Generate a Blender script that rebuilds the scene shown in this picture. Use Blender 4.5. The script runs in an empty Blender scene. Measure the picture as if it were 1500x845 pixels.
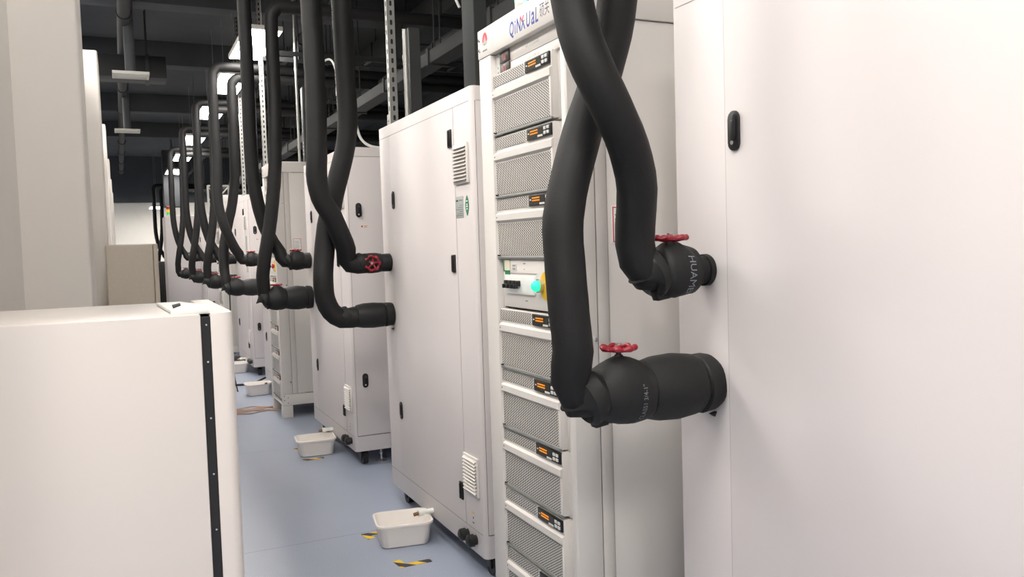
import bpy, bmesh, math, random
from mathutils import Vector, Matrix, noise
PI = math.pi
SC = bpy.context.scene
COL = SC.collection
rnd = random.Random(7)

# ------------------------------------------------------------------ materials
def new_mat(name):
    m = bpy.data.materials.new(name); m.use_nodes = True
    nt = m.node_tree
    return m, nt, nt.nodes['Principled BSDF'], nt.nodes, nt.links

def lin(c):
    f = lambda v: v / 12.92 if v <= .04045 else ((v + .055) / 1.055) ** 2.4
    return (f(c[0] / 255), f(c[1] / 255), f(c[2] / 255), 1)

def paint(name, rgb, rough=.4, metal=0., var=.04, nscale=18., bump=.0, bscale=300., spec=.5):
    m, nt, b, N, L = new_mat(name)
    tc = N.new('ShaderNodeTexCoord'); no = N.new('ShaderNodeTexNoise')
    no.inputs['Scale'].default_value = nscale; no.inputs['Detail'].default_value = 4
    L.new(tc.outputs['Object'], no.inputs['Vector'])
    r = N.new('ShaderNodeValToRGB'); c = lin(rgb)
    r.color_ramp.elements[0].position = .3; r.color_ramp.elements[1].position = .7
    r.color_ramp.elements[0].color = tuple(v * (1 - var) for v in c[:3]) + (1,)
    r.color_ramp.elements[1].color = tuple(min(1, v * (1 + var)) for v in c[:3]) + (1,)
    L.new(no.outputs['Fac'], r.inputs['Fac']); L.new(r.outputs['Color'], b.inputs['Base Color'])
    b.inputs['Roughness'].default_value = rough; b.inputs['Metallic'].default_value = metal
    b.inputs['Specular IOR Level'].default_value = spec
    if bump:
        n2 = N.new('ShaderNodeTexNoise'); n2.inputs['Scale'].default_value = bscale
        L.new(tc.outputs['Object'], n2.inputs['Vector'])
        bp = N.new('ShaderNodeBump'); bp.inputs['Strength'].default_value = bump; bp.inputs['Distance'].default_value = .002
        L.new(n2.outputs['Fac'], bp.inputs['Height']); L.new(bp.outputs['Normal'], b.inputs['Normal'])
    return m

def glow(name, rgb, strength, base=(230, 230, 230)):
    m, nt, b, N, L = new_mat(name)
    b.inputs['Base Color'].default_value = lin(base)
    b.inputs['Emission Color'].default_value = lin(rgb); b.inputs['Emission Strength'].default_value = strength
    return m

def math_node(N, L, op, a, b=None):
    n = N.new('ShaderNodeMath'); n.operation = op
    for i, v in enumerate((a, b)):
        if v is None: continue
        if isinstance(v, (int, float)): n.inputs[i].default_value = v
        else: L.new(v, n.inputs[i])
    return n.outputs[0]

def perforated(name, px=.0147, pz=.0085, r=.0034):
    """white steel sheet punched with staggered round holes (dark behind)"""
    m, nt, b, N, L = new_mat(name)
    tc = N.new('ShaderNodeTexCoord'); sp = N.new('ShaderNodeSeparateXYZ')
    L.new(tc.outputs['Object'], sp.inputs[0])
    def dist(oy, oz):
        fy = math_node(N, L, 'FRACT', math_node(N, L, 'ADD', math_node(N, L, 'DIVIDE', sp.outputs['Y'], px), 100 + oy))
        fz = math_node(N, L, 'FRACT', math_node(N, L, 'ADD', math_node(N, L, 'DIVIDE', sp.outputs['Z'], pz), 100 + oz))
        dy = math_node(N, L, 'MULTIPLY', math_node(N, L, 'SUBTRACT', fy, .5), px)
        dz = math_node(N, L, 'MULTIPLY', math_node(N, L, 'SUBTRACT', fz, .5), pz)
        return math_node(N, L, 'SQRT', math_node(N, L, 'ADD', math_node(N, L, 'MULTIPLY', dy, dy), math_node(N, L, 'MULTIPLY', dz, dz)))
    d = math_node(N, L, 'MINIMUM', dist(0, 0), dist(.5, .5))
    hole = math_node(N, L, 'LESS_THAN', d, r)
    mx = N.new('ShaderNodeMix'); mx.data_type = 'RGBA'
    L.new(hole, mx.inputs['Factor'])
    mx.inputs[6].default_value = lin((226, 224, 220)); mx.inputs[7].default_value = lin((34, 31, 29))
    L.new(mx.outputs[2], b.inputs['Base Color'])
    b.inputs['Roughness'].default_value = .5
    return m

def striped(name):
    m, nt, b, N, L = new_mat(name)
    tc = N.new('ShaderNodeTexCoord'); sp = N.new('ShaderNodeSeparateXYZ')
    L.new(tc.outputs['Object'], sp.inputs[0])
    s = math_node(N, L, 'ADD', sp.outputs['X'], sp.outputs['Y'])
    f = math_node(N, L, 'FRACT', math_node(N, L, 'ADD', math_node(N, L, 'DIVIDE', s, .105), 50.15))
    k = math_node(N, L, 'LESS_THAN', f, .5)
    mx = N.new('ShaderNodeMix'); mx.data_type = 'RGBA'
    L.new(k, mx.inputs['Factor'])
    mx.inputs[6].default_value = lin((236, 196, 40)); mx.inputs[7].default_value = lin((38, 38, 40))
    L.new(mx.outputs[2], b.inputs['Base Color']); b.inputs['Roughness'].default_value = .45
    return m

def floor_material():
    m, nt, b, N, L = new_mat('blue_grey_vinyl')
    tc = N.new('ShaderNodeTexCoord')
    n1 = N.new('ShaderNodeTexNoise'); n1.inputs['Scale'].default_value = 260; n1.inputs['Detail'].default_value = 3
    n2 = N.new('ShaderNodeTexNoise'); n2.inputs['Scale'].default_value = 1.3; n2.inputs['Detail'].default_value = 4
    L.new(tc.outputs['Object'], n1.inputs['Vector']); L.new(tc.outputs['Object'], n2.inputs['Vector'])
    r = N.new('ShaderNodeValToRGB')
    r.color_ramp.elements[0].position = .32; r.color_ramp.elements[1].position = .68
    r.color_ramp.elements[0].color = lin((144, 154, 172)); r.color_ramp.elements[1].color = lin((171, 180, 198))
    L.new(n1.outputs['Fac'], r.inputs['Fac'])
    mx = N.new('ShaderNodeMix'); mx.data_type = 'RGBA'; mx.blend_type = 'MULTIPLY'
    r2 = N.new('ShaderNodeValToRGB')
    r2.color_ramp.elements[0].position = .35; r2.color_ramp.elements[0].color = (.93, .93, .93, 1)
    r2.color_ramp.elements[1].position = .6; r2.color_ramp.elements[1].color = (1, 1, 1, 1)
    L.new(n2.outputs['Fac'], r2.inputs['Fac'])
    mx.inputs['Factor'].default_value = 1
    L.new(r.outputs['Color'], mx.inputs[6]); L.new(r2.outputs['Color'], mx.inputs[7])
    # welded seams between the vinyl sheets: every 2 m across, every 4 m along
    sp = N.new('ShaderNodeSeparateXYZ'); L.new(tc.outputs['Object'], sp.inputs[0])
    def seam(o, period, off):
        f = math_node(N, L, 'FRACT', math_node(N, L, 'ADD', math_node(N, L, 'DIVIDE', o, period), off + 40))
        a = math_node(N, L, 'ABSOLUTE', math_node(N, L, 'SUBTRACT', f, .5))
        return math_node(N, L, 'LESS_THAN', a, .0022 / period)
    s = seam(sp.outputs['Y'], 2.0, .505)
    mx2 = N.new('ShaderNodeMix'); mx2.data_type = 'RGBA'
    L.new(s, mx2.inputs['Factor']); L.new(mx.outputs[2], mx2.inputs[6]); mx2.inputs[7].default_value = lin((104, 122, 150))
    L.new(mx2.outputs[2], b.inputs['Base Color'])
    b.inputs['Roughness'].default_value = .33
    return m

WHITE = paint('white_powder_coat', (209, 203, 202), .48, var=.012, nscale=3, bump=.05, bscale=500, spec=.4)
WARMWHITE = paint('warm_white_enamel', (214, 207, 202), .32, var=.012, nscale=3)
RACKWHITE = paint('rack_white_coat', (214, 210, 205), .42, var=.01, nscale=4)
BEIGE = paint('beige_coat', (190, 180, 166), .5, var=.03, nscale=60)
SEAM = paint('dark_seam_rubber', (88, 84, 82), .8)
PANELSEAM = paint('fine_panel_gap', (150, 146, 143), .7)
BLACK = paint('black_plastic', (22, 22, 24), .4)
GASKET = paint('black_gasket', (26, 26, 28), .55)
RUBBER = paint('black_rubber_wheel', (24, 25, 28), .5)
FOAM = paint('black_foam_insulation', (19, 19, 20), .64, var=.12, nscale=30, bump=.25, bscale=160, spec=.35)
FOAMTAPE = paint('black_foam_tape', (18, 19, 20), .6, var=.15, nscale=25, bump=.3, bscale=120, spec=.4)
PRINT = paint('grey_foam_print', (122, 127, 134), .6)
PRINTWHITE = paint('white_foam_print', (165, 165, 168), .6)
RED = paint('red_cast_iron', (138, 18, 36), .42, var=.12, nscale=60)
BRASS = paint('brass', (140, 105, 80), .35, metal=.8)
STEEL = paint('galvanised_steel', (176, 176, 172), .38, metal=.65, var=.06, nscale=60)
CHROME = paint('bright_steel', (205, 206, 208), .22, metal=.9)
IRON = paint('dark_iron', (60, 58, 58), .45, metal=.6)
LABELGREY = paint('grey_label', (160, 166, 162), .5, var=.06, nscale=120)
LABELINK = paint('label_ink', (112, 116, 115), .6)
DARKINK = paint('dark_ink', (70, 68, 70), .6)
LEAFGREEN = paint('green_sticker', (30, 120, 82), .45)
STICKERWHITE = paint('sticker_white', (225, 228, 224), .5)
LOGORED = paint('logo_red', (196, 40, 58), .5)
LOGOBLUE = paint('logo_blue', (34, 66, 150), .5)
LOGODARK = paint('logo_dark', (58, 60, 96), .5)
YELLOW = paint('safety_yellow', (226, 182, 40), .45)
PERF = perforated('perforated_white_sheet')
SCREEN = paint('dark_display_glass', (48, 48, 44), .18)
BADGE = paint('dark_badge', (62, 54, 55), .35)
BADGEINK = paint('badge_ink', (150, 92, 86), .5)
AMBER = glow('amber_display_text', (255, 150, 20), .8, (60, 40, 10))
KEY = paint('pale_key', (205, 205, 202), .5)
GREENLIT = glow('green_lit_lens', (30, 240, 120), 4.0)
PILOT = glow('green_pilot_lens', (20, 215, 150), 1.3, (60, 170, 130))
TOWERWHITE = paint('tower_base', (205, 205, 195), .5)
TUB = paint('milky_plastic', (232, 227, 222), .4, var=.01)
TUB.node_tree.nodes['Principled BSDF'].inputs['Subsurface Weight'].default_value = .0
TUB.node_tree.nodes['Principled BSDF'].inputs['Subsurface Radius'].default_value = (.03, .03, .03)
HAZARD = striped('hazard_tape')
FLOOR = floor_material()
WALLWHITE = paint('white_wall_paint', (214, 209, 203), .75, var=.015, nscale=6)
WALLFAR = paint('far_wall_paint', (222, 218, 210), .75, var=.015, nscale=6)
DARKCEIL = paint('black_ceiling_paint', (76, 79, 82), .85, var=.1, nscale=2)
DARKDUCT = paint('dark_grey_duct', (38, 40, 41), .7, var=.1, nscale=5)
DUCTMID = paint('mid_grey_duct', (40, 42, 43), .55, var=.08, nscale=5)
TRUNK = paint('dark_trunking', (40, 44, 45), .5)
CABLEWHITE = paint('white_cable', (215, 215, 212), .5)
CABLETAN = paint('tan_cable', (186, 158, 142), .6)
DIFFUSER = glow('led_diffuser', (255, 249, 242), 34.0)
STACKRED = paint('stack_red', (190, 45, 40), .4)
STACKAMBER = glow('stack_amber', (240, 190, 60), .35, (220, 180, 60))
STACKGREEN = glow('stack_green', (80, 190, 110), .35, (90, 180, 100))
GRILLE = paint('pale_grille', (190, 190, 182), .6)

# ------------------------------------------------------------------ geometry collector
class G:
    def __init__(self): self.bm = bmesh.new(); self.mats = []
    def mi(self, m):
        if m not in self.mats: self.mats.append(m)
        return self.mats.index(m)
    def _tag(self, faces, m):
        i = self.mi(m)
        for f in faces: f.material_index = i
    def box(self, x0, x1, y0, y1, z0, z1, m, bev=0., seg=2, M=None):
        bm = bmesh.new()
        bmesh.ops.create_cube(bm, size=1)
        sx, sy, sz = x1 - x0, y1 - y0, z1 - z0
        for v in bm.verts:
            v.co = Vector(((x0 + x1) / 2 + v.co.x * sx, (y0 + y1) / 2 + v.co.y * sy, (z0 + z1) / 2 + v.co.z * sz))
        if bev: bmesh.ops.bevel(bm, geom=bm.edges[:], offset=min(bev, .49 * min(sx, sy, sz)), segments=seg, affect='EDGES', profile=.5)
        self._merge(bm, m, M)
    def prism(self, poly, axis, a0, a1, m, bev=0., M=None):
        """extrude a closed 2D polygon along axis; x: poly=(y,z), y: poly=(x,z), z: poly=(x,y)"""
        bm = bmesh.new()
        P = {'x': lambda p, a: (a, p[0], p[1]), 'y': lambda p, a: (p[0], a, p[1]), 'z': lambda p, a: (p[0], p[1], a)}[axis]
        lo = [bm.verts.new(P(p, a0)) for p in poly]; hi = [bm.verts.new(P(p, a1)) for p in poly]
        n = len(poly)
        c = [bm.faces.new(lo), bm.faces.new(hi)]
        for i in range(n): bm.faces.new((lo[i], lo[(i + 1) % n], hi[(i + 1) % n], hi[i]))
        bmesh.ops.recalc_face_normals(bm, faces=bm.faces[:])
        if bev:
            ed = [e for f in c for e in f.edges]
            bmesh.ops.bevel(bm, geom=ed, offset=bev, segments=2, affect='EDGES', profile=.5)
        self._merge(bm, m, M)
    def tube(self, pts, radii, m, n=16, cap=True, jit=0., seed=0., closed=False, M=None, squash=None):
        bm = bmesh.new()
        pts = [Vector(p) for p in pts]; k = len(pts)
        if not hasattr(radii, '__len__'): radii = [radii] * k
        T = []
        for i in range(k):
            if closed: t = pts[(i + 1) % k] - pts[i - 1]
            else: t = pts[min(i + 1, k - 1)] - pts[max(i - 1, 0)]
            T.append(t.normalized() if t.length > 1e-9 else (T[-1] if T else Vector((0, 0, 1))))
        u = T[0].orthogonal().normalized()
        if abs(T[0].z) < .9: u = (Vector((0, 0, 1)) - T[0] * T[0].z).normalized()
        rings = []
        for i in range(k):
            u = (u - T[i] * u.dot(T[i])).normalized(); w = T[i].cross(u)
            ring = []
            for j in range(n):
                a = 2 * PI * j / n; d = u * math.cos(a) + w * math.sin(a)
                r = radii[i]
                if jit: r *= 1 + jit * noise.noise(Vector((seed * 7.3, i * .45, 0)) + d * 1.3)
                if squash: r *= squash(i, a)
                ring.append(bm.verts.new(pts[i] + d * r))
            rings.append(ring)
        for i in range(k if closed else k - 1):
            A, B = rings[i], rings[(i + 1) % k]
            for j in range(n): bm.faces.new((A[j], A[(j + 1) % n], B[(j + 1) % n], B[j]))
        if cap and not closed:
            bm.faces.new(rings[0][::-1]); bm.faces.new(rings[-1])
        bmesh.ops.recalc_face_normals(bm, faces=bm.faces[:])
        self._merge(bm, m, M)
    def cyl(self, p0, p1, r, m, n=20, r1=None, M=None):
        self.tube([p0, p1], [r, r if r1 is None else r1], m, n, M=M)
    def loft(self, loops, m, cap0=True, cap1=True, M=None):
        bm = bmesh.new()
        R = [[bm.verts.new(p) for p in lp] for lp in loops]
        n = len(R[0])
        for A, B in zip(R, R[1:]):
            for j in range(n): bm.faces.new((A[j], A[(j + 1) % n], B[(j + 1) % n], B[j]))
        if cap0: bm.faces.new(R[0][::-1])
        if cap1: bm.faces.new(R[-1])
        bmesh.ops.recalc_face_normals(bm, faces=bm.faces[:])
        self._merge(bm, m, M)
    def mesh_in(self, me, m, fn):
        bm = bmesh.new(); bm.from_mesh(me)
        for v in bm.verts: v.co = fn(v.co)
        self._merge(bm, m, None)
    def _merge(self, bm, m, M):
        if M is not None: bmesh.ops.transform(bm, matrix=M, verts=bm.verts[:])
        i = self.mi(m)
        for f in bm.faces: f.material_index = i; f.smooth = True
        tmp = bpy.data.meshes.new('tmp'); bm.to_mesh(tmp); bm.free()
        self.bm.from_mesh(tmp); bpy.data.meshes.remove(tmp)
    def mesh(self, name, ang=35):
        me = bpy.data.meshes.new(name); self.bm.to_mesh(me); self.bm.free()
        for m in self.mats: me.materials.append(m)
        me.set_sharp_from_angle(angle=math.radians(ang))
        return me

CACHE = {}
def put(name, parent=None, loc=(0, 0, 0), build=None, key=None, ang=35, rot=None):
    """one mesh object; meshes built under the same key are shared"""
    if key is not None and key in CACHE: me = CACHE[key]
    else:
        g = G(); build(g); me = g.mesh(name, ang)
        if key is not None: CACHE[key] = me
    o = bpy.data.objects.new(name, me); COL.objects.link(o)
    o.location = loc
    if rot: o.rotation_euler = rot
    if parent: o.parent = parent
    return o
def thing(name, label, cat, loc=(0, 0, 0), group=None, rz=0.):
    o = bpy.data.objects.new(name, None); COL.objects.link(o)
    o.empty_display_size = .1
    o.location = loc; o.rotation_euler = (0, 0, rz); o['label'] = label; o['category'] = cat
    if group: o['group'] = group
    return o
def tag(o, label, cat, group=None):
    o['label'] = label; o['category'] = cat
    if group: o['group'] = group
    return o
def struct(name, build, **k):
    o = put(name, build=build, **k); o['kind'] = 'structure'; return o

def stadium(cy, cz, w, h, n=8):
    r = w / 2; c = h / 2 - r; P = []
    for k in range(n + 1): a = PI * k / n; P.append((cy + r * math.cos(a), cz + c + r * math.sin(a)))
    for k in range(n + 1): a = PI + PI * k / n; P.append((cy + r * math.cos(a), cz - c + r * math.sin(a)))
    return P
def rrect(cx, cy, w, h, r, n=5):
    P = []
    for sx, sy, a0 in ((1, 1, 0), (-1, 1, PI / 2), (-1, -1, PI), (1, -1, 1.5 * PI)):
        for k in range(n + 1):
            a = a0 + PI / 2 * k / n
            P.append((cx + sx * (w / 2 - r) + r * math.cos(a), cy + sy * (h / 2 - r) + r * math.sin(a)))
    return P
def spline(P, step=.03):
    P = [Vector(p) for p in P]; out = []
    for i in range(len(P) - 1):
        p0 = P[i - 1] if i else P[0] * 2 - P[1]; p1, p2 = P[i], P[i + 1]
        p3 = P[i + 2] if i + 2 < len(P) else P[-1] * 2 - P[-2]
        t = [0.]
        for a, b in ((p0, p1), (p1, p2), (p2, p3)): t.append(t[-1] + max(1e-4, (b - a).length ** .5))
        n = max(1, int((p2 - p1).length / step))
        for k in range(n):
            x = t[1] + (t[2] - t[1]) * k / n
            A1 = p0 * ((t[1] - x) / (t[1] - t[0])) + p1 * ((x - t[0]) / (t[1] - t[0]))
            A2 = p1 * ((t[2] - x) / (t[2] - t[1])) + p2 * ((x - t[1]) / (t[2] - t[1]))
            A3 = p2 * ((t[3] - x) / (t[3] - t[2])) + p3 * ((x - t[2]) / (t[3] - t[2]))
            B1 = A1 * ((t[2] - x) / (t[2] - t[0])) + A2 * ((x - t[0]) / (t[2] - t[0]))
            B2 = A2 * ((t[3] - x) / (t[3] - t[1])) + A3 * ((x - t[1]) / (t[3] - t[1]))
            out.append(B1 * ((t[2] - x) / (t[2] - t[1])) + B2 * ((x - t[1]) / (t[2] - t[1])))
    out.append(P[-1]); return out

def text_mesh(s, size=1., bold=0., shear=0.):
    cu = bpy.data.curves.new('txt', 'FONT'); cu.body = s; cu.size = size; cu.resolution_u = 3
    cu.offset = bold; cu.shear = shear
    ob = bpy.data.objects.new('txt', cu); COL.objects.link(ob)
    dg = bpy.context.evaluated_depsgraph_get(); dg.update()
    me = bpy.data.meshes.new_from_object(ob.evaluated_get(dg))
    bpy.data.objects.remove(ob); bpy.data.curves.remove(cu)
    xs = [v.co.x for v in me.vertices]
    return me, (min(xs), max(xs)) if xs else (0, 1)

# ------------------------------------------------------------------ room
def room(g): g.box(-5, 5.5, -4, 27, -.1, 0, FLOOR)
struct('floor', room)
struct('ceiling', lambda g: g.box(-5.2, 5.7, -4.2, 27.2, 4.3, 4.4, DARKCEIL))
struct('wall_right', lambda g: (g.box(5.5, 5.65, -4, 27, 0, 3.0, WALLWHITE), g.box(5.5, 5.65, -4, 27, 3.0, 4.3, DARKCEIL)))
struct('wall_left', lambda g: (g.box(-5.15, -5, -4, 27, 0, 3.0, WALLWHITE), g.box(-5.15, -5, -4, 27, 3.0, 4.3, DARKCEIL)))
struct('wall_far', lambda g: (g.box(-5, 5.5, 27, 27.15, 0, 2.95, WALLFAR), g.box(-5, 5.5, 26.9, 27.15, 2.95, 4.3, DARKCEIL)))
struct('wall_near', lambda g: (g.box(-5, 5.5, -4.15, -4, 0, 3.0, WALLWHITE), g.box(-5, 5.5, -4.15, -4, 3.0, 4.3, DARKCEIL)))
def partition(g):
    g.box(-.42, -.262, 1.55, 22, 0, 2.62, WALLWHITE, .01)
    y = 2.9
    for k in range(6):
        yy = 2.85 if k == 0 else 5.55 + 3.05 * (k - 1)
        g.box(-.40, -.081 if k == 0 else -.062, yy, yy + .42, 0, 2.62, WALLWHITE, .012, 3)
struct('wall_inner', partition)

# ------------------------------------------------------------------ test cabinets
X0 = 1.3
def cabinet(label, yfar, W, side_door=True, spout=True, h=2.04, extras=True, grey_labels=False):
    t = thing('equipment_cabinet', label, 'cabinet', (X0, yfar, 0), 'white equipment cabinets along the aisle')
    D = 1.15; n = -W
    def body(g):
        R = .022; P = [(D, 0), (D, n)]
        for k in range(7): a = -PI / 2 - PI / 2 * k / 6; P.append((R + R * math.cos(a), n + R + R * math.sin(a)))
        for k in range(7): a = PI - PI / 2 * k / 6; P.append((R + R * math.cos(a), -R + R * math.sin(a)))
        g.prism(P, 'z', .1, h, WHITE, .004)
        for z in (.198, h - .06):               # fine joint under the top cap and above the plinth
            g.box(-.0006, .01, n + R, -R, z, z + .0022, PANELSEAM)
            g.box(R, D, n - .0006, n + .01, z, z + .0022, PANELSEAM)
    put('body', t, build=body, key=('body', W, h))
    def door(g):
        g.box(-.0016, .0, n + .2, -.208, .202, h - .062, WHITE, .001)
        for y in (n + .2, -.208): g.box(-.0009, .0002, y - .0014, y + .0014, .2, h - .06, PANELSEAM)
    d = put('door', t, build=door, key=('door', W, h))
    def handle(g):
        g.prism(stadium(0, 0, .038, .092), 'x', -.007, 0, BLACK, .002)
        g.prism(stadium(-.002, .006, .018, .060), 'x', -.011, -.006, BLACK, .002)
        g.cyl((-.0095, .001, -.027), (-.006, .001, -.027), .0055, CHROME, 12)
        g.cyl((-.0125, -.001, .022), (-.010, -.001, .022), .002, CHROME, 8)
    for z in (1.645, .545):
        put('handle', d, (-.0016, -.243, z), handle, 'handle')
    def hinge(g):
        g.box(-.008, 0, -.018, .018, -.038, .038, BLACK, .002)
        g.box(-.014, -.006, -.006, .006, -.034, .034, BLACK, .003)
    for z in (1.855, 1.323, .335):
        put('hinge', t, (-.0016, n + .235, z), hinge, 'hinge')
    def vent(g):
        g.box(-.010, 0, -.078, .078, -.082, .082, RACKWHITE, .003)
        for k in range(10):
            z = -.066 + k * .0147
            M = Matrix.Translation((-.013, 0, z)) @ Matrix.Rotation(math.radians(-38), 4, 'Y')
            g.box(-.007, .007, -.066, .066, -.0016, .0016, RACKWHITE, M=M)
            g.box(-.0107, -.0095, -.066, .066, z - .0062, z - .0015, SEAM)
    for z in (1.738, .433): put('vent', t, (0, n + .117, z), vent, 'vent', 25)
    def plate(g):
        g.box(-.0015, 0, -.045, .045, -.045, .045, LABELGREY, .0006)
        g.box(-.002, -.0014, .01, .036, .024, .032, DARKINK)
        g.box(-.002, -.0014, -.034, .0, .026, .031, LABELINK)
        for k in range(6): g.box(-.002, -.0014, -.036, .036 - .02 * (k % 3), -.036 + k * .0085, -.0335 + k * .0085, LABELINK)
    if extras:
        put('rating_plate', t, (0, n + .157, 1.56), plate, 'plate')
        def leaf(g):
            P = []
            for k in range(13): a = k / 12; P.append((.019 * math.sin(PI * a) ** .8, .042 - .084 * a))
            for k in range(1, 12): a = 1 - k / 12; P.append((-.019 * math.sin(PI * a) ** .8, .042 - .084 * a))
            g.prism(P, 'x', -.0015, 0, LEAFGREEN)
            for z, w in ((.018, .009), (.004, .007), (-.004, .009), (-.014, .006)): g.box(-.002, -.0014, -w, w, z - .002, z + .003, STICKERWHITE)
        put('leaf_sticker', t, (0, n + .072, 1.563), leaf, 'leaf')['label'] = 'green leaf shaped sticker'
    if grey_labels:
        for z, hh in ((1.50, .16), (1.22, .1)):
            put('instruction_label', t, (0, n + .13, z), lambda g: g.box(-.0015, 0, -.06, .06, -hh / 2, hh / 2, LABELGREY), ('il', hh))
    def knob(g):
        g.tube([(0, 0, 0), (-.012, 0, 0), (-.014, 0, 0), (-.036, 0, 0), (-.042, 0, 0)], [.021, .021, .027, .026, .019], BLACK, 20,
               squash=lambda i, a: 1 + .04 * math.cos(8 * a))
        g.cyl((-.042, 0, 0), (-.045, 0, 0), .012, IRON, 12)
    for y in (n + .186, n + .096): put('drain_knob', t, (0, y, .158), knob, 'knob')
    def marks(g):
        g.box(-.0012, 0, -.012, .012, .03, .036, YELLOW); g.box(-.0012, 0, -.003, .003, .008, .014, DARKINK)
        g.box(-.0012, 0, -.008, .008, -.012, -.008, DARKINK)
    put('small_sticker', t, (0, n + .12, .235), marks, 'marks')
    if spout:
        def sp(g):
            g.tube([(.03, 0, 0), (-.045, 0, 0), (-.05, 0, 0), (-.075, 0, -.002)], [.0125, .0125, .017, .017], STICKERWHITE, 16)
        s = put('drain_spout', t, (0, n + .635, .133), sp, 'spout')
        put('spout_tip', s, (0, 0, 0), lambda g: g.tube([(-.07, 0, -.002), (-.098, 0, -.005)], [.0095, .0085], BRASS, 12), 'tip')['label'] = 'brass tip'
        put('spot_sticker', t, (0, n + .77, .235), lambda g: g.box(-.0012, 0, -.007, .007, -.007, .007, CABLETAN), 'spot')
    def wheel(g):
        g.cyl((-.017, 0, 0), (.017, 0, 0), .043, RUBBER, 28)
        for s in (-1, 1): g.cyl((s * .018, 0, 0), (s * .02, 0, 0), .012, CHROME, 12)
    def fork(g):
        g.box(-.026, .026, -.03, .03, .045, .057, IRON, .003)
        for s in (-1, 1): g.box(s * .022 - .003, s * .022 + .003, -.02, .02, -.01, .05, BLACK, .001)
    for x in (.075, D - .1):
        for y in (-.085, n + .085):
            c = put('caster', t, (x, y, .043), fork, 'fork')
            put('wheel', c, (0, 0, 0), wheel, 'wheel')['label'] = 'black rubber wheel'
    def foot(g):
        g.tube([(0, 0, 0), (0, 0, .006), (0, 0, .012), (0, 0, .016)], [.034, .034, .022, .010], CHROME, 24)
        g.cyl((0, 0, .012), (0, 0, .101), .008, CHROME, 12); g.tube([(0, 0, .05), (0, 0, .06)], .014, CHROME, 6)
    for y in (-.2, n + .085): put('levelling_foot', t, (.19, y, 0), foot, 'foot')
    if side_door:
        def sd(g):
            g.box(.018, D - .02, n - .0016, n, .204, h - .066, WHITE, .0008)
            g.box(.0165, .0188, n - .0009, n + .001, .2, h - .06, SEAM)
            g.box(.018, D - .02, n - .0009, n + .001, .200, .2025, SEAM)
            g.cyl((.0985, n - .0022, 1.54), (.0985, n - .0014, 1.54), .006, LOGORED, 12)
            g.box(.112, .135, n - .0022, n - .0014, 1.541, 1.546, YELLOW); g.box(.112, .128, n - .0022, n - .0014, 1.534, 1.537, LABELINK)
        s = put('side_door', t, build=sd, key=('sd', W, h))
        for z in (1.643, .557):
            put('handle', s, (.08, n - .0016, z), handle, 'handle', rot=(0, 0, PI / 2))
    return t

cabinet('nearest white cabinet, its blank door filling the right edge of the photo', 1.775, 1.31, side_door=False)
cabinet('tall white cabinet with green leaf sticker, left of the server style rack', 4.425, 1.315)
cabinet('white cabinet between the yellow button rack and the leaf sticker cabinet', 6.47, 1.27)
cabinet('white cabinet mostly hidden behind the far rack with the yellow button', 8.87, 1.25, extras=False)
cabinet('white cabinet beyond the yellow button rack, grey labels on its near edge', 10.95, 1.27, extras=False, grey_labels=True)
cabinet('far white cabinet glimpsed between hanging hoses, behind the farthest rack', 13.2, 1.2, extras=False)
cabinet('farthest white cabinet of the row, just in front of the signal light cabinet', 15.9, 1.2, extras=False)

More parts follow.
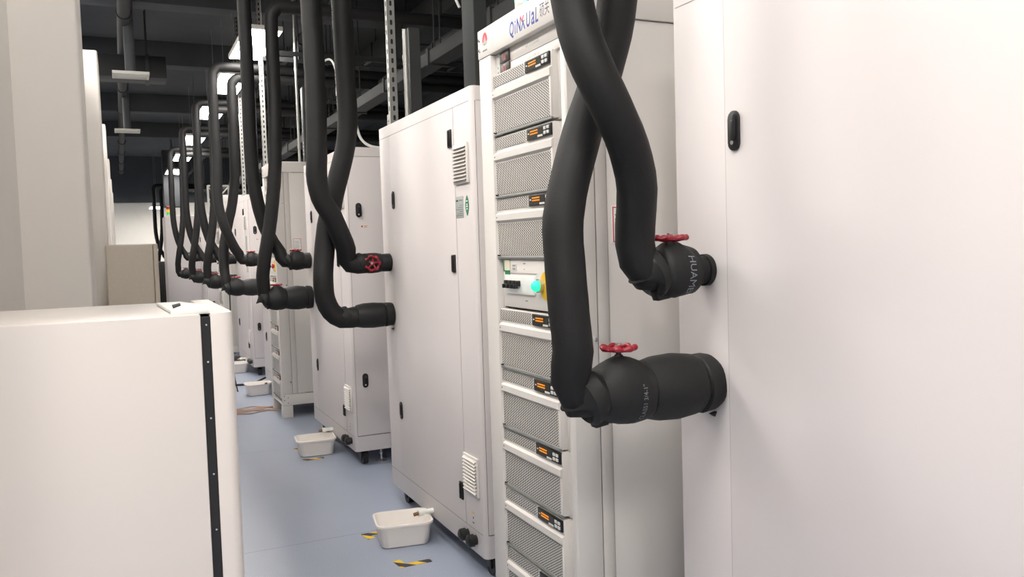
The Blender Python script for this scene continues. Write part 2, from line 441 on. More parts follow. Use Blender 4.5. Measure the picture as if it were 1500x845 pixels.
# ------------------------------------------------------------------ racks with power modules
RX = 1.165
def rack(label, yfar, W=.615, lettering=True, h=2.14):
    t = thing('equipment_rack', label, 'rack', (RX, yfar, 0), 'white racks of power modules')
    t.scale = (1, W / .615, 1); W = .615
    D = .95; n = -W; a = -.100; b = n + .032        # module bay between the posts
    def frame(g):
        g.box(0, .1, a, -.003, .11, h - .1, RACKWHITE, .004)
        g.box(.002, .09, n + .003, b, .11, h - .1, RACKWHITE, .004)
        g.box(-.001, .07, n - .001, .001, h - .099, h, RACKWHITE, .004)
        g.box(.001, .07, n + .003, -.003, .11, .128, RACKWHITE, .003)
        g.box(.05, D - .003, n + .024, -.024, h - .03, h - .002, RACKWHITE, .003)
        g.box(.25, D - .005, n + .03, -.03, .12, h - .04, DARKDUCT)             # dark inside
    put('frame', t, build=frame, key=('rframe', W, h))
    def side(g):
        g.box(0.004, .088, n, n + .02, .2, h - .09, RACKWHITE, .003)
        g.box(.0885, .091, n + .0045, n + .02, .2, h - .09, SEAM)
        g.prism([(.091, n + .001), (.118, n + .001), (.134, n + .010), (.134, n + .02), (.091, n + .02)], 'z', .2, h - .09, RACKWHITE)
        g.box(.134, .1355, n + .0098, n + .02, .2, h - .09, PANELSEAM)
        g.box(.1355, D, n + .0095, n + .02, .2, h - .09, RACKWHITE, .002)
        g.box(0.004, D, n + .002, n + .02, h - .088, h, RACKWHITE, .003)
        g.box(0.004, D, n, n + .02, .105, .197, RACKWHITE, .003)
        g.box(0.004, D, -.02, 0, .105, h, RACKWHITE, .003)
        for z in (1.114, .3, 1.8): g.tube([(.078, n, z), (.078, n - .003, z), (.078, n - .005, z)], [.006, .006, .003], CHROME, 12)
        for x, z in ((.02, .15), (.05, .17), (.02, .185), (.05, .125)): g.cyl((x, n, z), (x, n - .003, z), .004, IRON, 8)
    put('side_panel', t, build=side, key=('rside', W, h))
    for x0, x1 in ((0, .09), (D - .09, D)):
        for y0, y1 in ((n, n + .09), (-.09, 0)):
            put('leg', t, ((x0 + x1) / 2, (y0 + y1) / 2, 0), lambda g: g.box(-.043, .043, -.043, .043, 0, .104, RACKWHITE, .004), 'rleg')
    # header emblem and lettering
    def emblem(g):
        P = [(-.063 + .021 * math.cos(PI * q / 12), 2.096 + .027 * math.sin(PI * q / 12)) for q in range(13)]
        g.prism(P + [(-.079, 2.090), (-.047, 2.090)][::1], 'x', -.0012, 0, LOGORED)
        for d, wd in ((-.009, .0022), (0, .003), (.009, .0022)):
            g.prism([(-.063 + d - wd, 2.0885), (-.063 + d + wd, 2.0885), (-.063 + d * .45, 2.112 - abs(d) * .2)], 'x', -.0018, 0, RACKWHITE)
        for d in (-.014, -.005, .005, .014):
            g.prism([(-.063 + d - .002, 2.078 + abs(d) * .4), (-.063 + d + .002, 2.078 + abs(d) * .4), (-.063 + d * .85, 2.0895)], 'x', -.0016, 0, DARKINK)
        for k in range(5): g.box(-.0012, 0, -.0795 + k * .0075, -.0745 + k * .0075, 2.060, 2.066, DARKINK)
        for z in (2.07, 2.105): g.tube([(0, -.016, z), (-.004, -.016, z)], [.0075, .006], CHROME, 12); g.cyl((-.0045, -.016, z), (-.004, -.016, z), .0035, IRON, 8)
    put('emblem', t, (0, 0, h - 2.14), emblem, 'emblem')['label'] = 'red emblem over dark strokes'
    if lettering:
        def letters(g):
            y = -.262
            for s, mm, sz in (('Q', LOGOBLUE, 1), ('i', LOGOBLUE, 1), ('N', LOGOBLUE, 1), ('X', LOGOBLUE, 1), ('U', LOGOBLUE, 1), ('a', LOGOBLUE, 1.25), ('L', LOGOBLUE, 1)):
                me, (lo, hi) = text_mesh(s, .062 * sz, .0012, .12)
                w = hi - lo
                over = .008 if s == 'X' else 0
                y += over
                y0 = y
                if s == 'X':     # the crossing stroke is red above
                    g.mesh_in(me, mm, lambda c: Vector((-.0012, y0 - (c.x - lo) * .68, 2.062 + min(c.y, .026))))
                    g.prism([(y0 - .010, 2.088), (y0 - .019, 2.104), (y0 - .025, 2.104), (y0 - .015, 2.086)], 'x', -.0016, -.0004, LOGORED)
                    g.prism([(y0 - .015, 2.087), (y0 - .004, 2.104), (y0 + .002, 2.104), (y0 - .010, 2.086)], 'x', -.0016, -.0004, LOGORED)
                else:
                    g.mesh_in(me, mm, lambda c: Vector((-.0012, y0 - (c.x - lo) * .68, 2.062 + c.y)))
                y -= w * .68 + .005
                bpy.data.meshes.remove(me)
            me, (lo, hi) = text_mesh('硕关', .046, .0)
            yc = -.474
            g.mesh_in(me, LOGODARK, lambda c: Vector((-.0012, yc - (c.x - lo) * .685, 2.07 + c.y)))
            bpy.data.meshes.remove(me)
        put('lettering', t, (0, 0, h - 2.14), letters, 'letters')['label'] = 'blue lettering with a red stroke'
    # two blank units under the header
    def blanks(g):
        for z0, z1 in ((1.9965, 2.041), (1.967, 1.9945)):
            g.box(.022, .05, b, a, z0, z1, RACKWHITE, .002)
            for k in range(9): g.box(.0212, .0222, -.33 - k * .011, -.323 - k * .011, (z0 + z1) / 2 - .004, (z0 + z1) / 2 + .004, KEY)
        g.box(.02, .0225, -.135, a - .004, 1.97, 2.038, KEY)
        for z in (2.03, 1.992, 1.976): g.cyl((.019, -.122, z), (.021, -.122, z), .004, CHROME, 10)
    put('blank_unit', t, build=blanks, key='blanks')
    def bd(g):
        g.box(.016, .021, -.036, .036, -.018, .018, BADGE, .002)
        for s in (-1, 1): g.box(.0153, .0165, s * .006 - .004, s * .006 + .004, -.009, .009, BADGEINK)
        g.box(.0153, .0165, -.012, .012, -.012, -.009, BADGEINK)
    for z in (2.019, 1.979): put('badge', t, (0, -.178, z), bd, 'bd')['label'] = 'dark badge with pale red mark'
    # power modules
    def face(g):
        P = .2045
        g.box(.030, .2, b + .001, a - .001, -P + .003, .002, RACKWHITE, .002)             # ears
        g.box(.010, .2, -.520, a - .003, -.196, .003, RACKWHITE, .002)                  # body
        g.prism([(.010, -.046), (.001, -.052), (.001, -.072), (.010, -.079)], 'y', -.520, a - .003, RACKWHITE)  # lip under the strip
        g.box(.004, .012, -.520, -.508, -.192, -.075, RACKWHITE, .002)
        g.box(.0094, .012, -.50, -.14, -.0745, -.0735, PANELSEAM)
        g.box(.004, .012, -.520, a - .003, -.2005, -.196, LABELINK)
        for y in (a - .012, -.540):
            for z in (-.062, -.19): g.cyl((.0005 if y > -.2 else .0285, y, z), (.012 if y > -.2 else .031, y, z), .0028, IRON, 8)
    def big(g): g.box(.0085, .011, -.507, a - .006, -.19, -.083, PERF)
    def strip(g): g.box(.0085, .011, -.336, a - .002, -.037, -.001, PERF)
    def disp(g):
        g.box(.0035, .011, -.514, -.352, -.037, -.001, BLACK, .0015)
        g.box(.003, .0045, -.462, -.362, -.033, -.005, SCREEN)
        g.box(.0022, .0036, -.372, -.364, -.019, -.015, KEY)
        g.box(.0022, .0036, -.462, -.43, -.034, -.028, KEY)
    def lines(g):
        for z in (-.012, -.020):
            for k in range(7): g.box(.0022, .0034, -.385 - k * .0075, -.3795 - k * .0075, z - .002, z + .0022, AMBER)
    def keys(g):
        for y in (-.478, -.498):
            for z in (-.012, -.026): g.box(.0005, .004, y - .007, y + .007, z - .005, z + .005, KEY, .0015)
    for z in (1.965, 1.756, 1.552, 1.178, .971, .767, .558, .347):
        f = put('power_module', t, (0, 0, z), face, 'face')
        put('grille', f, (0, 0, 0), big, 'big'); put('strip_grille', f, (0, 0, 0), strip, 'strip')
        d = put('display', f, (0, 0, 0), disp, 'disp'); d['label'] = 'black display panel'
        put('display_text', f, (0, 0, 0), lines, 'lines')['label'] = 'glowing amber text'
        put('keypad', f, (0, 0, 0), keys, 'keys')
    # breaker panel
    def bp(g):
        g.box(.04, .2, b, a, 1.184, 1.36, RACKWHITE, .002)
        g.box(.012, .045, -.52, a - .028, 1.19, 1.352, RACKWHITE, .002)
        g.box(.03, .044, a - .03, a - .001, 1.186, 1.356, DUCTMID)
        g.box(.010, .0125, -.38, -.15, 1.303, 1.3045, PANELSEAM)
        g.box(.006, .0125, -.37, -.155, 1.235, 1.297, STICKERWHITE, .002)
        g.box(.0112, .0125, -.30, -.285, 1.334, 1.337, LABELINK); g.box(.0112, .0125, -.295, -.288, 1.316, 1.318, LABELINK)
        g.box(.0112, .0125, -.31, -.295, 1.214, 1.217, LABELINK)
        g.box(.009, .0125, -.185, -.14, 1.312, 1.345, paint('cream_card', (214, 208, 184), .6)); g.box(.0085, .0125, -.145, -.137, 1.308, 1.345, LEAFGREEN)
        g.box(.0085, .0125, -.183, -.150, 1.296, 1.312, LEAFGREEN); g.box(.0082, .0125, -.183, -.150, 1.276, 1.298, STICKERWHITE)
        g.box(.009, .0125, -.235, -.205, 1.312, 1.334, KEY)
        for y in (-.215, -.226):
            for z in (1.318, 1.328): g.box(.0082, .0095, y - .003, y + .003, z - .0025, z + .0025, LABELINK)
    p = put('breaker_panel', t, build=bp, key='bp')
    def lever(g):
        g.box(-.004, .0065, -.012, .012, -.006, .012, BLACK, .002); g.box(-.014, .0, -.006, .006, -.014, .0, BLACK, .002)
    for k in range(4): put('breaker_lever', p, (0, -.175 - k * .0285, 1.268), lever, 'lever')
    def plate(g):
        if lettering: g.tube([(.012, -.452, 1.268), (.007, -.452, 1.268)], [.046, .045], YELLOW, 28)
        else: g.box(.007, .0125, -.495, -.42, 1.225, 1.325, YELLOW, .003)
    e = put('stop_button_plate', p, build=plate, key=('esp', lettering)); e['label'] = 'yellow plate'
    if not lettering:
        put('stop_button', e, build=lambda g: g.tube([(.007, -.452, 1.275), (-.001, -.452, 1.275), (-.003, -.452, 1.275), (-.012, -.452, 1.275)], [.014, .014, .022, .02], LOGORED, 20), key='esb')['label'] = 'dark red stop button'
    else:
        put('pilot_lamp', p, build=lambda g: (g.cyl((.012, -.418, 1.268), (-.006, -.418, 1.268), .021, CHROME, 20),
            g.tube([(-.006, -.418, 1.268), (-.016, -.418, 1.268), (-.024, -.418, 1.268), (-.028, -.418, 1.268)], [.017, .017, .012, .005], PILOT, 20)), key='pil')['label'] = 'lit green lamp'
    def sl(g):
        g.box(.148, .22, n + .008, n + .0098, 1.392, 1.504, STICKERWHITE, .0005)
        for y0, y1, z0, z1 in ((.152, .216, 1.497, 1.500), (.152, .216, 1.396, 1.399), (.152, .155, 1.396, 1.500), (.213, .216, 1.396, 1.500)):
            g.box(y0, y1, n + .0072, n + .0085, z0, z1, LOGORED)
        for k in range(6): g.box(.16, .20 - .006 * (k % 2), n + .0074, n + .0085, 1.410 + k * .013, 1.413 + k * .013, LABELINK)
    put('notice_label', t, build=sl, key=('sl', W))['label'] = 'white notice with red border'
    return t
rack('white rack with blue lettering on its header, behind the nearest crossing hoses', 2.705)
rack('white rack standing on feet with yellow stop button, halfway down the aisle', 7.59, .51, lettering=False)
rack('farthest white rack, a sliver seen behind the hanging hoses', 11.75, .5, lettering=False)

# signal tower standing on the near rack
t = thing('signal_tower', 'green lit signal tower standing on the lettered rack', 'signal light', (1.192, 2.41, 2.14))
put('base', t, build=lambda g: (g.cyl((0, 0, 0), (0, 0, .019), .0205, TOWERWHITE, 24),), key='stb')
put('lens', t, build=lambda g: (g.tube([(0, 0, .019), (0, 0, .11), (0, 0, .115)], [.02, .02, .016], GREENLIT, 24),), key='stl')['label'] = 'glowing green lens'
put('cap', t, build=lambda g: (g.tube([(0, 0, .115), (0, 0, .135), (0, 0, .14)], [.0205, .0205, .014], TOWERWHITE, 24),), key='stc')

# ------------------------------------------------------------------ insulated hoses with valves
PATH = {
'A1': [(0.91, 1.64, 2.7), (0.91, 1.625, 2.3), (0.915, 1.6, 1.924), (0.927, 1.565, 1.803), (0.946, 1.55, 1.745), (0.976, 1.55, 1.69), (1.012, 1.56, 1.635), (1.047, 1.58, 1.58), (1.072, 1.6, 1.515), (1.087, 1.635, 1.434), (1.092, 1.645, 1.392)],
'A2': [(1.085, 1.64, 2.7), (1.082, 1.645, 2.3), (1.069, 1.66, 1.955), (1.063, 1.675, 1.88), (1.038, 1.69, 1.78), (1.0, 1.69, 1.691), (0.965, 1.68, 1.612), (0.924, 1.665, 1.508), (0.908, 1.655, 1.454), (0.902, 1.64, 1.334), (0.903, 1.63, 1.24), (0.908, 1.625, 1.155)],
'B1': [(0.928, 4.25, 2.649), (0.926, 4.22, 2.353), (0.921, 4.2, 2.1), (0.909, 4.18, 1.854), (0.904, 4.18, 1.776), (0.921, 4.18, 1.661), (0.974, 4.19, 1.566), (1.022, 4.22, 1.466), (1.055, 4.25, 1.398)],
'B2': [(1.096, 4.3, 2.679), (1.102, 4.31, 2.338), (1.104, 4.31, 2.033), (1.08, 4.31, 1.895), (1.038, 4.31, 1.753), (1.005, 4.31, 1.63), (0.975, 4.31, 1.522), (0.952, 4.3, 1.371), (0.938, 4.28, 1.245)],
'C1': [(0.907, 6.37, 2.737), (0.905, 6.38, 2.244), (0.912, 6.38, 1.971), (0.941, 6.38, 1.75), (0.983, 6.38, 1.583), (1.035, 6.37, 1.461), (1.078, 6.36, 1.393)],
'C2': [(1.086, 6.33, 2.641), (1.073, 6.3, 2.239), (1.053, 6.29, 1.939), (1.003, 6.29, 1.58), (0.961, 6.3, 1.367), (0.944, 6.33, 1.216), (.946, 6.335, 1.16)],
'D1': [(0.905, 8.72, 2.7), (0.911, 8.7, 2.323), (0.901, 8.66, 1.878), (0.946, 8.64, 1.656), (1.043, 8.68, 1.431), (1.075, 8.69, 1.385)],
'D2': [(1.088, 8.76, 2.7), (1.084, 8.78, 2.334), (1.08, 8.8, 2.11), (1.046, 8.8, 1.885), (0.99, 8.8, 1.66), (0.944, 8.78, 1.435), (0.935, 8.75, 1.231), (.94, 8.73, 1.16)],
}
def shifted(P, dy, dx=0): return [(x + dx, y + dy, z) for x, y, z in P]
for k, yp in (('E', 10.79), ('F', 13.03), ('G', 15.75), ('H', 24.0)):
    d = {'E': .01, 'F': .0, 'G': -.03, 'H': -.02}[k]
    PATH[k + '1'] = shifted(PATH['C1'], yp - 6.34, d); PATH[k + '2'] = shifted(PATH['C2'], yp - 6.34, d)
YP = {'A': 1.645, 'B': 4.285, 'C': 6.345, 'D': 8.71, 'E': 10.79, 'F': 13.03, 'G': 15.75, 'H': 24.0}

def handwheel_build(g):
    R = .036; N = 60
    pts = [(R * (1 + .07 * math.cos(7 * 2 * PI * k / N)) * math.cos(2 * PI * k / N), R * (1 + .07 * math.cos(7 * 2 * PI * k / N)) * math.sin(2 * PI * k / N), .0015 * math.cos(7 * 2 * PI * k / N)) for k in range(N)]
    g.tube(pts, [.0062 + .0016 * math.cos(7 * 2 * PI * k / N) for k in range(N)], RED, 8, closed=True)
    for k in range(5):
        a = 2 * PI * k / 5 + .2
        g.tube([(.006 * math.cos(a), .006 * math.sin(a), -.004), (.02 * math.cos(a), .02 * math.sin(a), -.004), (R * math.cos(a), R * math.sin(a), 0)], [.006, .0045, .005], RED, 8)
    g.tube([(0, 0, -.008), (0, 0, .004), (0, 0, .007)], [.011, .011, .008], RED, 16)
def stem_build(g):
    g.cyl((0, 0, -.04), (0, 0, .008), .0065, IRON, 12)
    g.tube([(0, 0, .004), (0, 0, .012)], .0075, CHROME, 6)

def hose(k, label, upper, wheel='up', text=None):
    Y = YP[k]; P = PATH[k + ('1' if upper else '2')]
    zp = 1.322 if upper else 1.046
    t = thing('insulated_hose', label, 'hose', (X0, Y, zp), 'black insulated coolant hoses')
    O = Vector((X0, Y, zp)); s = hash_(k + str(upper))
    loc = lambda x, z, y=0.: (x - X0, y, z - zp)
    # run: over the cabinet roof, down through an elbow, S-bend, then the elbow to the port
    xt, yt = P[0][0], P[0][1]; zt = {'C': 3.5}.get(k, 3.23) if upper else {'C': 3.19}.get(k, 3.14)
    run = [(3.9, yt, zt), (xt + .5, yt, zt), (xt + .14, yt, zt), (xt + .045, yt, zt - .012), (xt + .008, yt, zt - .055), (xt, yt, zt - .15)] + P
    px, py, pz = P[-1]
    if upper: run += [(px + .008, Y, zp + .03), (px + .03, Y, zp + .002), (1.16, Y, zp), (1.2, Y, zp)]
    elif k == 'B': run += [(px + .006, Y, zp + .10), (px + .034, Y, zp + .035), (px + .085, Y, zp - .006), (1.08, Y, zp - .008), (1.14, Y, zp - .002)]
    else: run += [(px + .003, Y, zp + .045), (px + .024, Y, zp - .006), (px + .07, Y, zp - .006), (1.02, Y, zp)]
    pts = [p - O for p in spline(run, .03)]
    rh = {'A': .0465, 'B': .0515}.get(k, .048)
    N = len(pts)
    put('hose', t, build=lambda g: g.tube(pts, [rh] * N, FOAM, 22, jit=.05, seed=s), ang=50)
    fat = {'A': 1., 'B': .86}.get(k, 1.08 + .1 * (s % 1))
    if upper:
        xs = [1.118, 1.126, 1.150, 1.157]; cr = [.052, .060, .058, .051] if k != 'B' else [.050, .055, .055, .050]
        vx = [(1.150, .048), (1.154, .055), (1.175, .060), (1.195, .063), (1.215, .061), (1.232, .058), (1.247, .056), (1.251, .046)]
        ex = [(1.24, .034), (1.285, .034), (1.2855, .039), (1.299, .039)] if k == 'A' else [(1.242, .05), (1.248, .054), (1.27, .055), (1.295, .054), (1.299, .048)]
        wx, wz = 1.192, 1.402
    else:
        xs = [.930, .938, .972, .984]; cr = [.055, .066, .066, .056] if k != 'B' else [.050, .0535, .0535, .050]
        vx = [(1.05, .048), (1.056, .056), (1.09, .060), (1.125, .058), (1.13, .05)] if k == 'B' else [(.970, .050), (.975, .060), (1.0, .069), (1.035, .074), (1.07, .073), (1.095, .068), (1.105, .066), (1.108, .056)]
        ex = [(1.1, .058), (1.106, .068), (1.14, .075), (1.19, .078), (1.235, .075), (1.25, .072), (1.254, .068), (1.258, .074), (1.285, .073), (1.299, .068)]
        wx, wz = 1.04, 1.150
    if k == 'B' and not upper: xs = [1.02, 1.03, 1.06, 1.07]
    tilt = Matrix.Translation(loc((xs[0] + xs[-1]) / 2, zp)) @ Matrix.Rotation(math.radians(-22), 4, 'Y')
    xm = (xs[0] + xs[-1]) / 2
    def collar(g):
        pp = [(x - xm, 0, 0) for x in (xs[0], xs[0], xs[1], xs[1] + .3 * (xs[2] - xs[1]), xs[1] + .7 * (xs[2] - xs[1]), xs[2], xs[3], xs[3])]
        g.tube(pp, [cr[0] - .008, cr[0], cr[1], cr[1], cr[2] * 1.01, cr[2], cr[3], cr[3] - .01], FOAMTAPE, 28, jit=.09, seed=s + 1, M=tilt)
        # a torn flap of foam tape hanging below
        if k != 'B': g.prism([(-.02, -cr[1] - .004), (.012, -cr[1] - .012), (.022, -cr[1] + .012), (-.02, -cr[1] + .014)], 'y', -.02, .006, FOAMTAPE, .002, M=tilt)
    put('elbow_wrap', t, build=collar, ang=40)
    axis = {'up': Vector((0, 0, 1)), 'near': Vector((-.45, -.89, 0)).normalized(), None: Vector((0, 1, 0))}[wheel]
    def valve(g):
        pp, rr = [], []
        for (x0, r0), (x1, r1) in zip(vx, vx[1:]):
            for q in range(2): pp.append(loc(x0 + (x1 - x0) * q / 2, zp)); rr.append((r0 + (r1 - r0) * q / 2) * fat)
        pp.append(loc(vx[-1][0], zp)); rr.append(vx[-1][1] * fat)
        lo, hi = vx[0][0], vx[-1][0]
        # the jacket swells up to the bonnet below the handwheel
        def sw(i, a):
            if wheel != 'up': return 1
            x = pp[i][0] + X0
            return 1 + .22 * max(0, math.cos(a)) ** 3 * math.exp(-((x - wx) / .035) ** 2)
        g.tube(pp, rr, FOAMTAPE, 32, jit=.07, seed=s + 2, squash=sw)
        if wheel == 'up':
            g.tube([loc(wx, zp + .05), loc(wx, wz - .024), loc(wx, wz - .015)], [.034, .015, .009], FOAMTAPE, 18, jit=.1, seed=s)
    v = put('valve_wrap', t, build=valve, ang=45)
    def sleeve(g):
        pp, rr = [], []
        for x, r in ex: pp.append(loc(x, zp)); rr.append(r * (fat if k not in 'A' else 1))
        g.tube(pp, rr, FOAMTAPE, 32, jit=.05 if upper else .07, seed=s + 3)
        if not upper: g.prism([(-.018, -.074), (-.006, -.082), (.0, -.07)], 'y', -.03, -.018, FOAMTAPE, .001)
        if upper and k == 'A':
            g.tube([loc(1.268, zp), loc(1.272, zp)], .0345, FOAMTAPE, 24)
    put('port_wrap', t, build=sleeve, ang=40)
    if wheel:
        if wheel == 'up': c = Vector(loc(wx, wz))
        else: c = Vector(loc(1.214, zp)) + axis * .066
        q = axis.to_track_quat('Z', 'Y')
        st = bpy.data.objects.new('valve_stem', None)
        w = put('handwheel', t, c, handwheel_build, 'hw'); w.rotation_euler = q.to_euler(); w['label'] = 'red handwheel'
        put('stem', w, (0, 0, 0), stem_build, 'stem')
        bpy.data.objects.remove(st)
    if text:
        txt, r, x, up, size, a0 = text
        me, (lo, hi) = text_mesh(txt, size)
        from mathutils.bvhtree import BVHTree
        bv = BVHTree.FromPolygons([q.co.copy() for q in v.data.vertices], [tuple(p.vertices) for p in v.data.polygons])
        def tx(g):
            def fn(c):
                ang = a0 + (c.x - lo) / r * (1 if up else -1)      # angle above the horizontal on the camera side
                xx = x + (-(c.y) if up else c.y) - X0
                d = Vector((0, -math.cos(ang), math.sin(ang)))
                hit = bv.ray_cast(Vector((xx, 0, 0)) + d * .3, -d)
                return (hit[0] if hit[0] else Vector((xx, 0, 0)) + d * r) + d * .0012
            g.mesh_in(me, PRINT, fn)
        put('print', v, build=tx)['label'] = 'grey printed lettering'
    return t
def hash_(s):
    h = 0
    for c in s: h = (h * 31 + ord(c)) % 1000
    return h / 100
hose('A', 'nearest upper black hose with red handwheel, crossing in front, lettered jacket facing left', True, text=('HUAMEI', .0605, 1.205, False, .027, .62))
hose('A', 'nearest lower thick black hose with red handwheel, passing behind its partner', False, text=('HUAMEI CLASS1 3/4-1"', .0765, 1.072, True, .0165, -1.75))
hose('B', 'upper black hose on the leaf sticker cabinet, red handwheel facing the aisle', True, 'near')
hose('B', 'lower black hose on the leaf sticker cabinet, no handwheel showing', False, None)
hose('C', 'upper hose entering the cabinet between leaf sticker cabinet and yellow button rack', True)
hose('C', 'lower bulky hose entering the cabinet between leaf sticker cabinet and yellow button rack', False)
hose('D', 'upper hose reaching behind the rack with the yellow stop button', True)
hose('D', 'lower hose reaching behind the rack with the yellow stop button', False)
hose('E', 'upper hose of the fifth pair, counting pairs from the nearest', True)
hose('E', 'lower hose of the fifth pair, counting pairs from the nearest', False)
hose('F', 'upper hose of the sixth pair, counting pairs from the nearest', True)
hose('F', 'lower hose of the sixth pair, counting pairs from the nearest', False)
hose('G', 'upper hose of the seventh pair, in front of the signal light cabinet', True)
hose('G', 'lower hose of the seventh pair, in front of the signal light cabinet', False)
hose('H', 'right hose of the tiny last pair, left of the signal light cabinet', True)
hose('H', 'left hose of the tiny last pair, left of the signal light cabinet', False)

# printing along the two hoses in front of the leaf sticker cabinet
def hose_print(k, segs, side, size):
    P = [p for p in spline(PATH[k], .01)]
    L = [0.]
    for a, b in zip(P, P[1:]): L.append(L[-1] + (b - a).length)
    def at(d):
        d = max(0, min(L[-1] - 1e-4, d))
        for i in range(len(L) - 1):
            if L[i + 1] >= d:
                f = (d - L[i]) / (L[i + 1] - L[i]); return P[i].lerp(P[i + 1], f), (P[i + 1] - P[i]).normalized()
    par = [o for o in bpy.data.objects if o.name.startswith('insulated_hose') and o.get('label', '').startswith(side[0])][0]
    O = Vector(par.location)
    hz = [c for c in bpy.data.objects if c.parent == par and c.name.startswith('hose')][0]
    def bld(g):
        for d0, s in segs:
            me, (lo, hi) = text_mesh(s, size)
            def fn(c):
                p, tg = at(d0 + (c.x - lo))
                dirn = Vector((side[1], side[2], 0)).normalized(); dirn = (dirn - tg * dirn.dot(tg)).normalized()
                lat = tg.cross(dirn)
                a = c.y / .052
                return p - O + (dirn * math.cos(a) - lat * math.sin(a) * -1) * .0532
            g.mesh_in(me, PRINTWHITE, fn); bpy.data.meshes.remove(me)
    put('print', hz, build=bld)['label'] = 'small pale printed lettering'
hose_print('B2', [(.0, 'CLASS1 3/4-1" 25mm'), (.33, 'HUAMEI 阻燃 CLASS1 3/4 25mm'), (.86, 'HUAMEI')], ('lower black hose on the leaf', -.99, -.15), .017)

# ------------------------------------------------------------------ foreground and left hand cabinets
t = thing('low_cabinet', 'white waist high cabinet in the left foreground with a black door gap', 'cabinet', (-.03, 1.7, 0))
H = 1.283
def lb(g):
    g.box(-.225, .164, 0, .5, .08, H, WARMWHITE, .003, 2)
    g.box(-.20, .15, .02, .48, 0, .08, GASKET)
put('body', t, build=lb)
def ld(g):
    R = .02; P = [(.182, .5), (.182, .002)]
    for k in range(7): a = -PI / 2 + PI / 2 * k / 6; P.append((.224 - R + R * math.cos(a), R + .0 + R * math.sin(a)))
    P += [(.224, .5)]
    g.prism(P, 'z', .06, H + .002, WARMWHITE, .002)
d = put('door', t, build=ld)
put('door_gasket', t, build=lambda g: (g.box(.16, .184, .006, .49, .075, H - .006, GASKET), [g.cyl((.174, .003, z), (.174, .008, z), .002, CHROME, 8) for z in (.75, .86, .97, 1.08, 1.19, 1.262)]))['label'] = 'black door gasket with small screws'
def br(g):
    g.prism([(.115, .03), (.205, .03), (.205, .12), (.15, .36), (.10, .36)], 'z', H + .001, H + .008, STICKERWHITE, .002)
    g.box(.112, .208, .022, .032, H - .001, H + .010, STICKERWHITE, .002)
    g.tube([(.12, .1, H + .012), (.135, .1, H + .016)], [.004, .003], IRON, 8)
put('hinge_bracket', t, build=br)
t2 = thing('storage_cabinet', 'plain beige cabinet behind the white one, against the left wall', 'cabinet', (.085, 5.0, 0))
put('body', t2, build=lambda g: (g.box(-.155, .08, 0, .5, .05, 1.462, BEIGE, .008, 3), g.box(-.14, .07, .02, .48, 0, .05, GASKET)))
put('door', t2, build=lambda g: (g.box(.082, .106, 0, .5, .05, 1.462, BEIGE, .006, 3), g.box(.0795, .0825, .01, .49, .06, 1.45, SEAM)))

# end of the aisle
t = thing('end_cabinet', 'large white cabinet facing the camera at the far end of the row', 'cabinet', (1.35, 17.5, 0))
put('body', t, build=lambda g: (g.box(-.53, .62, 0, 1.0, .1, 2.15, WHITE, .015, 3), g.box(-.45, .55, .05, .95, 0, .1, GASKET)))
put('door', t, build=lambda g: (g.box(-.50, .58, -.006, 0, .16, 2.09, WHITE, .003), ))
put('nameplate', t, build=lambda g: (g.box(-.16, -.05, -.010, -.006, 1.36, 1.44, LABELGREY), g.box(-.14, -.07, -.011, -.009, 1.40, 1.42, DARKINK)))['label'] = 'small grey plate'
t = thing('signal_light', 'small red, amber and green signal light on the far end cabinet', 'signal light', (.895, 17.6, 2.15))
for z0, m, nm in ((0.02, STACKGREEN, 'green_lens'), (.075, STACKAMBER, 'amber_lens'), (.13, STACKRED, 'red_lens')):
    put(nm, t, build=lambda g: g.cyl((0, 0, z0), (0, 0, z0 + .052), .034, m, 20))
put('base', t, build=lambda g: (g.cyl((0, 0, 0), (0, 0, .02), .036, TOWERWHITE, 20), g.cyl((0, 0, .18), (0, 0, .19), .034, TOWERWHITE, 20)))
t = thing('dark_rack', 'narrow black rack at the far end, right of the beige cabinet', 'rack', (.86, 19.4, 0))
put('body', t, build=lambda g: g.box(-.2, .35, 0, .8, 0, 1.25, BLACK, .01))
put('vent_panel', t, build=lambda g: [g.box(-.19 + k * .05, -.165 + k * .05, -.012, 0, .1, 1.2, IRON) for k in range(10)])

# ------------------------------------------------------------------ drip tubs, tape and cables on the floor
def tub(g):
    a, b = .268, .235; hh = .112
    L = lambda w, d, z, r: [(x, y, z) for x, y in rrect(0, 0, w, d, r)]
    g.loft([L(a - .055, b - .055, 0, .03), L(a - .045, b - .045, .004, .035), L(a - .014, b - .014, hh - .012, .04), L(a, b, hh - .012, .045), L(a + .003, b + .003, hh - .004, .046),
            L(a, b, hh, .045), L(a - .018, b - .018, hh, .038), L(a - .022, b - .022, hh - .006, .036), L(a - .06, b - .06, .008, .03)], TUB)
def drip_tub(label, x, y, rz, extra=1.):
    o = put('plastic_tub', None, (x, y, 0.001), tub, 'tub', 40); o.rotation_euler = (0, 0, rz); o.scale = (extra, extra, 1)
    return tag(o, label, 'tub', 'white drip tubs')
drip_tub('white plastic tub under the leaf sticker cabinet, with wide striped tape corners', 1.158, 3.785, -.16)
drip_tub('white plastic tub under the next cabinet, left of a caster and between short tape bits', 1.155, 5.74, -.10, 1.0)
drip_tub('white plastic tub left of the rack with the yellow stop button', 1.165, 8.44, .02, .95)
drip_tub('farthest white plastic tub, partly behind the foreground cabinet', 1.17, 10.15, -.05)

